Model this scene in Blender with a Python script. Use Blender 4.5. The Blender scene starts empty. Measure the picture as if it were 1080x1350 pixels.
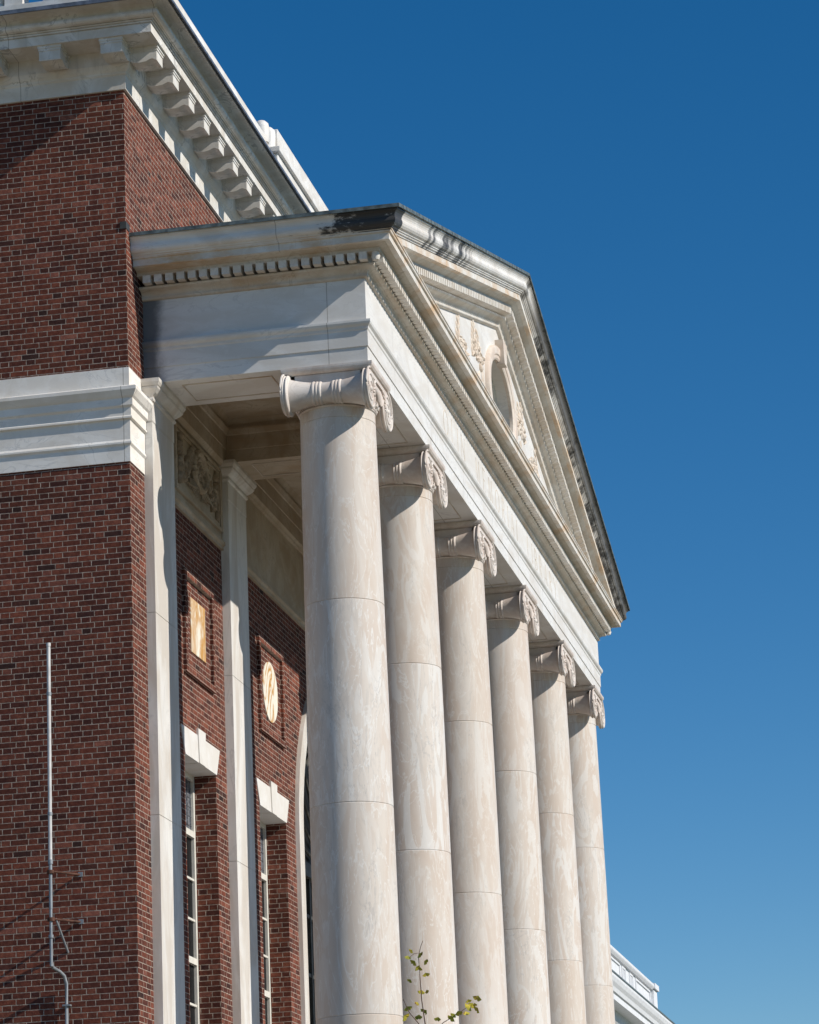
import bpy, bmesh, math, random
from mathutils import Vector, Matrix
random.seed(7)
R = math.radians
sc = bpy.context.scene
COL = sc.collection

# ------------------------------------------------------------------ camera
def cam_basis(yaw, pitch, roll):
    f = Vector((-math.sin(yaw)*math.cos(pitch), math.cos(yaw)*math.cos(pitch), math.sin(pitch)))
    r = f.cross(Vector((0, 0, 1))).normalized(); u = r.cross(f)
    c, s = math.cos(roll), math.sin(roll)
    return c*r + s*u, -s*r + c*u, f
cam = bpy.data.cameras.new('camera'); camo = bpy.data.objects.new('camera', cam); COL.objects.link(camo)
cr, cu, cf = cam_basis(0.187397, 0.273377, -0.0421688)
m = Matrix((cr, cu, -cf)).transposed().to_4x4(); m.translation = Vector((9.6904, -33.5153, 1.6))
camo.matrix_world = m
cam.sensor_fit = 'HORIZONTAL'; cam.sensor_width = 36.0; cam.lens = 36.0*4050.34/1080.0
cam.clip_start = 0.5; cam.clip_end = 6000
sc.camera = camo

# ------------------------------------------------------------------ light
SUN_AZ, SUN_EL = 11.3, 34.7            # degrees from +X towards -Y, and above the horizon
sd = Vector((math.cos(R(SUN_EL))*math.cos(R(SUN_AZ)), -math.cos(R(SUN_EL))*math.sin(R(SUN_AZ)), math.sin(R(SUN_EL))))
sun = bpy.data.lights.new('sun', 'SUN'); suno = bpy.data.objects.new('sun', sun); COL.objects.link(suno)
suno.rotation_euler = sd.to_track_quat('Z', 'Y').to_euler()
sun.energy = 5.0; sun.angle = R(0.5); sun.color = (1.0, 0.94, 0.85)
w = bpy.data.worlds.new('World'); sc.world = w; w.use_nodes = True
nt = w.node_tree; nt.nodes.clear()
sky = nt.nodes.new('ShaderNodeTexSky'); sky.sky_type = 'NISHITA'; sky.sun_disc = False
sky.sun_elevation = R(SUN_EL); sky.sun_rotation = R(90+SUN_AZ)
sky.altitude = 1200; sky.air_density = 1.0; sky.dust_density = 0.0; sky.ozone_density = 3.0
bg = nt.nodes.new('ShaderNodeBackground'); bg.inputs[1].default_value = 0.098
wo = nt.nodes.new('ShaderNodeOutputWorld')
hs = nt.nodes.new('ShaderNodeHueSaturation'); hs.inputs['Saturation'].default_value = 1.36; hs.inputs['Hue'].default_value = 0.499
nt.links.new(sky.outputs[0], hs.inputs['Color']); nt.links.new(hs.outputs[0], bg.inputs[0]); nt.links.new(bg.outputs[0], wo.inputs[0])
sc.view_settings.view_transform = 'Standard'; sc.view_settings.look = 'None'
sc.view_settings.exposure = 0.0; sc.view_settings.gamma = 1.0
try: sc.view_settings.use_curve_mapping = False
except Exception: pass

# ------------------------------------------------------------------ node helpers
class NB:
    def __init__(s, name):
        s.m = bpy.data.materials.new(name); s.m.use_nodes = True
        s.t = s.m.node_tree; s.t.nodes.clear()
        s.out = s.t.nodes.new('ShaderNodeOutputMaterial')
        s.b = s.t.nodes.new('ShaderNodeBsdfPrincipled')
        s.t.links.new(s.b.outputs[0], s.out.inputs[0])
    def n(s, typ, **kw):
        x = s.t.nodes.new(typ)
        for k, v in kw.items(): setattr(x, k, v)
        return x
    def put(s, sock, v):
        if hasattr(v, 'is_output') or isinstance(v, bpy.types.NodeSocket): s.t.links.new(v, sock)
        else:
            if isinstance(v, (tuple, list)) and len(v) == 3 and sock.type == 'RGBA': v = (*v, 1)
            sock.default_value = v
    def math(s, op, a, b=None, c=None, clamp=False):
        x = s.n('ShaderNodeMath', operation=op); x.use_clamp = clamp
        s.put(x.inputs[0], a)
        if b is not None: s.put(x.inputs[1], b)
        if c is not None: s.put(x.inputs[2], c)
        return x.outputs[0]
    def vmath(s, op, a, b):
        x = s.n('ShaderNodeVectorMath', operation=op); s.put(x.inputs[0], a); s.put(x.inputs[1], b)
        return x.outputs[0]
    def mix(s, f, a, b, mode='MIX'):
        x = s.n('ShaderNodeMix', data_type='RGBA', blend_type=mode); x.clamp_factor = True
        s.put(x.inputs[0], f); s.put(x.inputs[6], a); s.put(x.inputs[7], b)
        return x.outputs[2]
    def mixf(s, f, a, b):
        x = s.n('ShaderNodeMix', data_type='FLOAT'); s.put(x.inputs[0], f); s.put(x.inputs[2], a); s.put(x.inputs[3], b)
        return x.outputs[0]
    def step(s, v, a, b):
        x = s.n('ShaderNodeMapRange', interpolation_type='SMOOTHSTEP')
        s.put(x.inputs[0], v); x.inputs[1].default_value = a; x.inputs[2].default_value = b
        return x.outputs[0]
    def noise(s, vec, scale, detail=6, rough=0.55, dist=0.0, dim='3D'):
        x = s.n('ShaderNodeTexNoise', noise_dimensions=dim); s.put(x.inputs['Vector'], vec)
        x.inputs['Scale'].default_value = scale; x.inputs['Detail'].default_value = detail
        x.inputs['Roughness'].default_value = rough; x.inputs['Distortion'].default_value = dist
        return x.outputs[0]
    def mapping(s, vec, scale=(1, 1, 1), rot=(0, 0, 0), loc=(0, 0, 0)):
        x = s.n('ShaderNodeMapping'); s.put(x.inputs[0], vec)
        x.inputs['Location'].default_value = loc; x.inputs['Rotation'].default_value = rot; x.inputs['Scale'].default_value = scale
        return x.outputs[0]
    def ramp(s, f, stops, interp='LINEAR'):
        x = s.n('ShaderNodeValToRGB'); cr = x.color_ramp; cr.interpolation = interp
        while len(cr.elements) < len(stops): cr.elements.new(0.5)
        for e, (p, c) in zip(cr.elements, stops): e.position = p; e.color = (*c, 1)
        s.put(x.inputs[0], f); return x.outputs[0]
    def objco(s): return s.n('ShaderNodeTexCoord').outputs['Object']
    def sep(s, v):
        x = s.n('ShaderNodeSeparateXYZ'); s.put(x.inputs[0], v); return x.outputs
    def comb(s, x, y, z):
        c = s.n('ShaderNodeCombineXYZ'); s.put(c.inputs[0], x); s.put(c.inputs[1], y); s.put(c.inputs[2], z); return c.outputs[0]
    def bump(s, h, strength=0.5, dist=0.01):
        x = s.n('ShaderNodeBump'); x.inputs['Strength'].default_value = strength; x.inputs['Distance'].default_value = dist
        s.put(x.inputs['Height'], h); s.t.links.new(x.outputs[0], s.b.inputs['Normal'])
    def fin(s, col, rough=0.6, spec=0.3, metal=0.0):
        s.put(s.b.inputs['Base Color'], col); s.put(s.b.inputs['Roughness'], rough)
        s.b.inputs['Specular IOR Level'].default_value = spec; s.b.inputs['Metallic'].default_value = metal
        return s.m

def plain(name, col, rough=0.6, spec=0.3, metal=0.0, var=0.15, scale=6.0):
    k = NB(name); n = k.noise(k.objco(), scale, 5)
    c = k.mix(k.step(n, 0.3, 0.7), tuple(x*(1-var) for x in col), tuple(min(1, x*(1+var)) for x in col))
    return k.fin(c, rough, spec, metal)

def wall_uv(k):
    co = k.sep(k.objco()); g = k.n('ShaderNodeNewGeometry'); nn = k.sep(g.outputs['True Normal'])
    facx = k.math('GREATER_THAN', k.math('ABSOLUTE', nn[0]), 0.7)
    return k.mixf(facx, co[0], co[1]), co[2], co

def brick_mat():
    k = NB('red_brick_flemish'); u, v, co = wall_uv(k)
    H, P, MT, SF = 0.0675, 0.330, 0.0092, 0.662
    wob = k.noise(k.objco(), 9.0, 3)
    v = k.math('ADD', v, k.math('MULTIPLY', k.math('SUBTRACT', wob, 0.5), 0.006))
    rv = k.math('DIVIDE', v, H); row = k.math('FLOOR', rv); fv = k.math('SUBTRACT', rv, row)
    odd = k.math('MODULO', k.math('ABSOLUTE', row), 2.0)
    jit = k.n('ShaderNodeTexWhiteNoise', noise_dimensions='1D'); k.put(jit.inputs['W'], row)
    uu = k.math('ADD', k.math('DIVIDE', u, P), k.math('MULTIPLY', odd, 0.5))
    uu = k.math('ADD', uu, k.math('MULTIPLY', k.math('SUBTRACT', jit.outputs[0], 0.5), 0.12))
    cell = k.math('FLOOR', uu); fu = k.math('SUBTRACT', uu, cell)
    hd = k.math('GREATER_THAN', fu, SF)
    # distance in metres to the nearest edge of this brick
    lo = k.math('MULTIPLY', hd, SF); hi = k.mixf(hd, SF, 1.0)
    du = k.math('MULTIPLY', k.math('MINIMUM', k.math('SUBTRACT', fu, lo), k.math('SUBTRACT', hi, fu)), P)
    dv = k.math('MULTIPLY', k.math('MINIMUM', fv, k.math('SUBTRACT', 1.0, fv)), H)
    d = k.math('MINIMUM', du, dv)
    rag = k.noise(k.objco(), 38.0, 4, 0.65)
    d = k.math('ADD', d, k.math('MULTIPLY', k.math('SUBTRACT', rag, 0.5), 0.010))
    brick = k.step(d, MT*0.5-0.0015, MT*0.5+0.002)
    ident = k.comb(k.math('ADD', k.math('MULTIPLY', cell, 2.0), hd), row, 3.3)
    wn = k.n('ShaderNodeTexWhiteNoise', noise_dimensions='3D'); k.put(wn.inputs['Vector'], ident)
    bc = k.ramp(wn.outputs[0], [(0.0, (0.052, 0.032, 0.028)), (0.03, (0.085, 0.038, 0.031)), (0.15, (0.125, 0.046, 0.034)),
                                (0.45, (0.148, 0.055, 0.037)), (0.72, (0.188, 0.066, 0.043)), (0.93, (0.232, 0.088, 0.057)), (1.0, (0.29, 0.125, 0.090))])
    grit = k.noise(k.objco(), 60.0, 4, 0.7)
    bc = k.mix(k.step(grit, 0.35, 0.75), k.mix(1.0, bc, (0.72, 0.70, 0.72), 'MULTIPLY'), bc)
    blot = k.noise(k.objco(), 17.0, 4, 0.6)
    bc = k.mix(k.step(blot, 0.38, 0.66), k.mix(1.0, bc, (0.74, 0.66, 0.68), 'MULTIPLY'), k.mix(1.0, bc, (1.12, 1.06, 1.02), 'MULTIPLY'))
    big = k.noise(k.objco(), 0.7, 4)
    bc = k.mix(k.step(big, 0.35, 0.7), bc, k.mix(1.0, bc, (1.22, 1.15, 1.12), 'MULTIPLY'))
    patch = k.noise(k.mapping(k.objco(), (0.5, 0.5, 1.1)), 0.9, 5, 0.6, 0.5)
    bc = k.mix(k.step(patch, 0.36, 0.66), k.mix(1.0, bc, (0.80, 0.80, 0.82), 'MULTIPLY'), k.mix(1.0, bc, (1.10, 1.06, 1.02), 'MULTIPLY'))
    runs = k.step(k.noise(k.mapping(k.objco(), (2.6, 2.6, 0.16)), 1.3, 5, 0.6), 0.58, 0.76)
    bc = k.mix(k.math('MULTIPLY', runs, 0.30), bc, k.mix(1.0, bc, (0.62, 0.58, 0.58), 'MULTIPLY'))
    bloom = k.step(k.noise(k.mapping(k.objco(), (1.3, 1.3, 0.8)), 1.6, 5, 0.6), 0.66, 0.80)
    bc = k.mix(k.math('MULTIPLY', bloom, 0.25), bc, (0.42, 0.33, 0.30))
    mt = k.mix(k.step(k.noise(k.objco(), 14.0, 4), 0.3, 0.7), (0.28, 0.215, 0.175), (0.50, 0.41, 0.345))
    col = k.mix(brick, mt, bc)
    hgt = k.math('ADD', k.math('MULTIPLY', brick, 0.8), k.math('MULTIPLY', grit, 0.35))
    hgt = k.math('ADD', hgt, k.math('MULTIPLY', wn.outputs[0], 0.35))
    k.bump(hgt, 0.9, 0.013)
    return k.fin(col, 0.9, 0.15)

def marble_mat(name, base, light, vein, veinamt=0.45, stretch=(1, 1, 0.35), scale=1.1, dist=1.6, stain=0.0, stain_col=(0.42, 0.25, 0.11),
               joint=0.0, jphase=0.0, drums=False, grime=0.12, black=None, rough=0.55, dark_run=0.0):
    k = NB(name); oc = k.objco(); co = k.sep(oc)
    inf = k.n('ShaderNodeObjectInfo')
    off = k.math('MULTIPLY', inf.outputs['Random'], 40.0)
    vec = oc
    if drums:
        dr = k.math('FLOOR', k.math('DIVIDE', k.math('SUBTRACT', co[2], 2.12), 2.433))
        wn = k.n('ShaderNodeTexWhiteNoise', noise_dimensions='1D'); k.put(wn.inputs['W'], k.math('ADD', dr, off))
        off = k.math('ADD', off, k.math('MULTIPLY', wn.outputs[0], 17.0))
        vec = k.vmath('ADD', oc, k.comb(off, k.math('MULTIPLY', off, 0.7), 0.0))
    lean = k.mapping(vec, stretch, (R(10), R(-8), R(15)))
    n1 = k.noise(lean, scale, 7, 0.5, dist)
    n2 = k.noise(lean, scale*3.1, 6, 0.6, dist*0.8)
    n3 = k.noise(k.mapping(vec, stretch, (R(-14), R(18), 0), (5, 2, 1)), scale*1.7, 8, 0.55, dist*1.4)
    c = k.mix(k.step(n1, 0.40, 0.62), base, light)
    c = k.mix(k.math('MULTIPLY', k.step(n2, 0.50, 0.66), 0.5), c, light)
    ridge = k.math('ABSOLUTE', k.math('SUBTRACT', n3, 0.5))
    vm = k.math('SUBTRACT', 1.0, k.step(ridge, 0.0, 0.030))
    vm = k.math('MULTIPLY', vm, k.step(n1, 0.42, 0.62))
    c = k.mix(k.math('MULTIPLY', vm, veinamt), c, vein)
    if grime:
        g = k.noise(k.mapping(vec, (1, 1, 0.5)), 2.3, 7, 0.65)
        c = k.mix(k.math('MULTIPLY', k.step(g, 0.52, 0.78), grime*2.2), c, k.mix(1.0, c, (0.62, 0.56, 0.47), 'MULTIPLY'))
        g2 = k.noise(vec, 22.0, 4, 0.6)
        c = k.mix(k.math('MULTIPLY', k.step(g2, 0.55, 0.8), grime), c, k.mix(1.0, c, (0.6, 0.57, 0.52), 'MULTIPLY'))
    if drums:
        sw = k.mapping(vec, (2.1, 2.1, 0.50), (R(12), R(-10), 0), (3, 7, 2))
        f1 = k.noise(sw, 1.5, 6, 0.52, 2.4)
        dc = k.sep(wn.outputs['Color'])
        c = k.mix(k.math('MULTIPLY', k.step(f1, 0.525, 0.56), k.mixf(dc[0], 0.28, 0.80)), c, (0.665, 0.645, 0.615))
        f2 = k.noise(k.mapping(vec, (1.6, 1.6, 0.40), (R(-9), R(14), 0), (1, 4, 9)), 1.9, 7, 0.55, 3.0)
        lines = k.math('SUBTRACT', 1.0, k.step(k.math('ABSOLUTE', k.math('SUBTRACT', f2, 0.5)), 0.004, 0.020))
        c = k.mix(k.math('MULTIPLY', lines, k.mixf(dc[1], 0.35, 0.90)), c, (0.69, 0.675, 0.65))
        streak = k.step(k.noise(k.mapping(oc, (4.5, 4.5, 0.10)), 1.6, 6, 0.6), 0.56, 0.74)
        c = k.mix(k.math('MULTIPLY', streak, 0.16), c, (0.34, 0.29, 0.235))
        gv = k.noise(k.mapping(vec, (1.8, 1.8, 0.5), (R(20), R(15), 0), (9, 1, 5)), 1.6, 8, 0.6, 1.8)
        gl = k.math('SUBTRACT', 1.0, k.step(k.math('ABSOLUTE', k.math('SUBTRACT', gv, 0.47)), 0.0, 0.012))
        c = k.mix(k.math('MULTIPLY', gl, k.math('MULTIPLY', k.step(n1, 0.50, 0.62), 0.55)), c, (0.36, 0.35, 0.35))
        speck = k.math('MULTIPLY', k.step(k.noise(vec, 9.0, 8, 0.75), 0.58, 0.70), k.step(k.noise(vec, 0.9, 3), 0.54, 0.66))
        c = k.mix(k.math('MULTIPLY', speck, 0.42), c, (0.30, 0.245, 0.19))
        tn = k.n('ShaderNodeTexWhiteNoise', noise_dimensions='1D'); k.put(tn.inputs['W'], k.math('ADD', off, 3.7))
        c = k.mix(k.math('MULTIPLY', tn.outputs[0], 0.34), c, (0.53, 0.445, 0.355))
    if stain:
        s1 = k.noise(k.mapping(oc, (0.8, 0.8, 1.5), (0, 0, 0.3)), 1.5, 7, 0.62, 0.6)
        c = k.mix(k.math('MULTIPLY', k.step(s1, 0.44, 0.72), stain), c, stain_col)
        s2 = k.noise(oc, 5.0, 6, 0.7)
        c = k.mix(k.math('MULTIPLY', k.step(s2, 0.60, 0.74), stain*0.7), c, tuple(x*0.42 for x in stain_col))
    if dark_run:
        r1 = k.noise(k.mapping(oc, (3.2, 3.2, 0.35)), 1.6, 6, 0.6, 0.5)
        c = k.mix(k.math('MULTIPLY', k.step(r1, 0.56, 0.74), dark_run), c, (0.10, 0.095, 0.085))
    if black == 'crown':
        rr = k.noise(k.mapping(oc, (1.3, 1.3, 3.0)), 2.9, 8, 0.66, 0.2)
        near = k.math('MULTIPLY', k.step(co[0], 1.9, 3.1), k.math('SUBTRACT', 1.0, k.step(co[1], 0.62, 0.70)))
        hi_ = k.step(co[2], 14.68, 14.92)
        near = k.math('MULTIPLY', near, k.mixf(hi_, 0.66, 1.0))
        fm = k.step(k.math('ADD', rr, k.math('MULTIPLY', near, 0.35)), 0.635, 0.755)
        drag = k.math('SUBTRACT', co[1], k.math('MULTIPLY', co[0], 0.6))
        st = k.noise(k.comb(drag, 0.0, k.math('MULTIPLY', co[2], 0.12)), 1.25, 5, 0.66)
        g1 = k.math('MULTIPLY', k.step(co[1], 9.8, 13.0), 0.12)  # extra black down the right rake: stain plus painted underside shade
        g2 = k.math('MULTIPLY', k.step(co[1], 17.6, 20.6), 0.26)
        pt = k.math('MULTIPLY', k.math('MULTIPLY', k.step(co[1], 2.0, 3.4), k.math('SUBTRACT', 1.0, k.step(co[1], 4.6, 6.2))), 0.10)
        rk = k.step(k.math('ADD', k.math('ADD', st, pt), k.math('ADD', g1, g2)), 0.555, 0.655)
        rk = k.math('MULTIPLY', rk, k.step(co[1], 0.75, 1.3))
        rk = k.math('MULTIPLY', rk, k.mixf(k.step(rr, 0.30, 0.60), 0.55, 1.0))
        edge = k.step(k.math('ADD', k.math('SUBTRACT', k.math('SUBTRACT', co[2], 14.86), k.math('MULTIPLY', k.math('SUBTRACT', 20.83, co[1]), 0.267)), k.math('MULTIPLY', k.math('SUBTRACT', rr, 0.5), 0.10)), 0.0, 0.09)  # dark band along the upper edge, stain and underside shade in one colour
        rk = k.math('MAXIMUM', rk, k.math('MULTIPLY', k.math('MULTIPLY', edge, k.step(co[1], 10.8, 12.0)), 0.90))
        c = k.mix(k.math('MULTIPLY', k.math('MAXIMUM', fm, rk, clamp=True), 0.95), c, (0.022, 0.021, 0.021))
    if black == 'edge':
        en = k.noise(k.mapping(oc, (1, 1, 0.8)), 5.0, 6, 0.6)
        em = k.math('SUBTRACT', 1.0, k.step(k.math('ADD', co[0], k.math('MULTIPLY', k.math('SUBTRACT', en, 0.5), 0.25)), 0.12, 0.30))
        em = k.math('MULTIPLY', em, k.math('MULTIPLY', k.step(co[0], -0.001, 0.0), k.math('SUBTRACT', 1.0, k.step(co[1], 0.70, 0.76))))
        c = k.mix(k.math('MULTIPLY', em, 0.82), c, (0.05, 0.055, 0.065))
    if joint:
        u, v, _ = wall_uv(k)
        ju = k.math('FRACT', k.math('DIVIDE', k.math('ADD', u, jphase), joint))
        dj = k.math('MULTIPLY', k.math('MINIMUM', ju, k.math('SUBTRACT', 1.0, ju)), joint)
        jm = k.math('SUBTRACT', 1.0, k.step(dj, 0.002, 0.007))
        c = k.mix(k.math('MULTIPLY', jm, 0.62), c, (0.16, 0.13, 0.10))
    fine = k.noise(oc, 30.0, 6, 0.65)
    k.bump(fine, 0.22, 0.004)
    return k.fin(c, rough, 0.3)

W0, W1 = (0.64, 0.605, 0.555), (0.76, 0.745, 0.72)
M = {}
M['brick'] = brick_mat()
M['marble'] = marble_mat('white_marble', (0.735, 0.69, 0.63), (0.83, 0.80, 0.755), (0.30, 0.30, 0.31), 0.35, (1, 1, 1.6), 0.9, joint=2.36, jphase=0.06)
M['marble_plain'] = marble_mat('white_marble_trim', W0, W1, (0.32, 0.32, 0.33), 0.30, (1, 1, 1.2), 1.2)
M['pilaster'] = marble_mat('pilaster_marble', (0.56, 0.515, 0.46), (0.69, 0.675, 0.645), (0.33, 0.32, 0.32), 0.25, (1, 1, 0.25), 1.4, grime=0.06)
M['frieze'] = marble_mat('frieze_marble', (0.63, 0.605, 0.57), (0.70, 0.69, 0.672), (0.38, 0.37, 0.365), 0.3, (0.7, 0.7, 2.2), 0.9, joint=2.36, jphase=0.06, grime=0.05, black='edge')
M['arch'] = marble_mat('architrave_marble', (0.62, 0.59, 0.55), (0.71, 0.70, 0.68), (0.36, 0.35, 0.345), 0.3, (0.7, 0.7, 1.8), 0.9, joint=2.36, jphase=0.06, grime=0.06, black='edge')
M['lintel'] = marble_mat('lintel_marble', (0.66, 0.63, 0.585), (0.72, 0.705, 0.68), (0.5, 0.45, 0.4), 0.2, (1, 1, 1), 1.5, grime=0.04)
M['column'] = marble_mat('column_marble', (0.565, 0.480, 0.412), (0.615, 0.560, 0.505), (0.40, 0.385, 0.37), 0.30, (1.25, 1.25, 0.30), 1.35, 1.5, drums=True, grime=0.08)
M['capital'] = marble_mat('capital_marble', (0.56, 0.48, 0.425), (0.66, 0.61, 0.565), (0.36, 0.31, 0.28), 0.3, (1, 1, 1), 2.0, grime=0.10)
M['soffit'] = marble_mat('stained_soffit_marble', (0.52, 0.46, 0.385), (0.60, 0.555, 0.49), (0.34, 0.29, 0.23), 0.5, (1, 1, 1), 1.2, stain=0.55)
M['dentil'] = marble_mat('weathered_dentil_marble', (0.60, 0.55, 0.48), (0.71, 0.685, 0.64), (0.40, 0.34, 0.27), 0.3, (1, 1, 1), 1.5, stain=0.22)
M['corona'] = marble_mat('stained_warmlit_corona_marble', (0.62, 0.57, 0.50), (0.71, 0.69, 0.65), (0.40, 0.33, 0.25), 0.3, (1, 1, 1), 1.5, stain=0.80, stain_col=(0.54, 0.32, 0.13), joint=2.36, jphase=0.54, grime=0.08)  # orange is part real stain, part warm bounce light put into the colour
M['ceiling'] = marble_mat('ceiling_marble', (0.36, 0.285, 0.20), (0.46, 0.39, 0.30), (0.25, 0.20, 0.15), 0.5, (1, 1, 1), 1.0, stain=0.45, stain_col=(0.34, 0.22, 0.11))  # brown stained, with the base darkened to deepen the shade of the porch
M['crown'] = marble_mat('stained_shaded_crown_marble', (0.64, 0.61, 0.57), W1, (0.34, 0.30, 0.25), 0.2, (0.6, 0.6, 2.0), 1.0, joint=2.36, jphase=0.55, black='crown', stain=0.12, grime=0.08)
M['cornice'] = marble_mat('veined_cornice_marble', (0.60, 0.565, 0.51), (0.72, 0.705, 0.675), (0.18, 0.175, 0.165), 0.55, (0.9, 0.9, 0.9), 1.2, joint=1.86, jphase=1.30, stain=0.16, dark_run=0.22, grime=0.10)
M['lead'] = plain('grey_green_lead', (0.10, 0.125, 0.13), 0.55, 0.4, 0.0, 0.5, 9)
M['lead_blue'] = plain('blue_grey_flashing', (0.085, 0.105, 0.14), 0.5, 0.4, 0.0, 0.4, 9)
M['glass'] = plain('dark_window_glass', (0.010, 0.011, 0.012), 0.38, 0.05)
M['leaded'] = plain('leaded_glass', (0.13, 0.14, 0.16), 0.2, 0.5, 0, 0.5, 30)
M['frame'] = plain('cream_window_paint', (0.66, 0.64, 0.58), 0.5, 0.3, 0, 0.08)
M['iron'] = plain('dark_bronze_iron', (0.06, 0.058, 0.05), 0.5, 0.4, 0.0, 0.3)
M['pipe_white'] = plain('white_painted_pipe', (0.56, 0.55, 0.54), 0.4, 0.4)
M['pipe_grey'] = plain('galvanised_conduit', (0.26, 0.28, 0.30), 0.45, 0.5, 0.3)
M['rust'] = plain('rusty_iron', (0.10, 0.048, 0.034), 0.8, 0.2, 0, 0.4, 12)
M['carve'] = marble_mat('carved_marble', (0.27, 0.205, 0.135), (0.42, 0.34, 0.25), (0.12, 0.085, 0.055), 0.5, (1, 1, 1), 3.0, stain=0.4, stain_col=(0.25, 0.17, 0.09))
M['terracotta'] = marble_mat('pale_flesh_stone', (0.60, 0.50, 0.42), (0.68, 0.61, 0.54), (0.44, 0.32, 0.22), 0.4, (1, 1, 1), 2.0, grime=0.15)
M['tymp_carve'] = marble_mat('carved_flesh_stone', (0.57, 0.47, 0.38), (0.67, 0.61, 0.54), (0.36, 0.25, 0.16), 0.5, (1, 1, 1), 5.0, grime=0.2)
M['letter'] = plain('incised_letter_shadow', (0.56, 0.50, 0.43), 0.8, 0.1)
M['paving'] = plain('pale_paving', (0.30, 0.25, 0.19), 0.85, 0.1, 0, 0.2, 1.5)
M['grass'] = plain('lawn', (0.075, 0.078, 0.038), 0.9, 0.1, 0, 0.4, 2.0)
M['whitepaint'] = plain('white_painted_stone', (0.70, 0.71, 0.73), 0.6, 0.3, 0, 0.06)
M['slate'] = plain('slate_roof', (0.10, 0.10, 0.11), 0.7, 0.2, 0, 0.3)
M['bark'] = plain('twig_bark', (0.12, 0.075, 0.055), 0.85, 0.1, 0, 0.3, 20)
def leaf_mat():
    k = NB('ginkgo_leaf'); n = k.noise(k.objco(), 9.0, 3, 0.6)
    c = k.ramp(n, [(0.28, (0.14, 0.17, 0.025)), (0.42, (0.36, 0.33, 0.04)), (0.58, (0.60, 0.47, 0.06)), (0.70, (0.22, 0.10, 0.035))])
    return k.fin(c, 0.6, 0.2)
M['leaf'] = leaf_mat()
def siena(name, amt, sc_=2.6, rx=35, ds=1.2):
    k = NB(name); oc = k.objco()
    n3 = k.noise(k.mapping(oc, (1, 1, 0.45), (R(rx), 0, 0)), sc_, 5, 0.5, ds)
    ridge = k.math('ABSOLUTE', k.math('SUBTRACT', n3, 0.5))
    vm = k.math('SUBTRACT', 1.0, k.step(ridge, 0.0, amt))
    c = k.mix(vm, (0.84, 0.80, 0.68), (0.56, 0.28, 0.05))
    big = k.step(k.noise(oc, 1.6, 4), 0.42, 0.62)
    c = k.mix(k.math('MULTIPLY', big, 0.25), c, (0.86, 0.83, 0.75))
    return k.fin(c, 0.35, 0.4)
M['siena'] = siena('siena_marble', 0.17, 4.2, 30, 1.8)
M['siena_pale'] = siena('pale_siena_marble', 0.040, 2.2, 42, 0.9)

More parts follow.
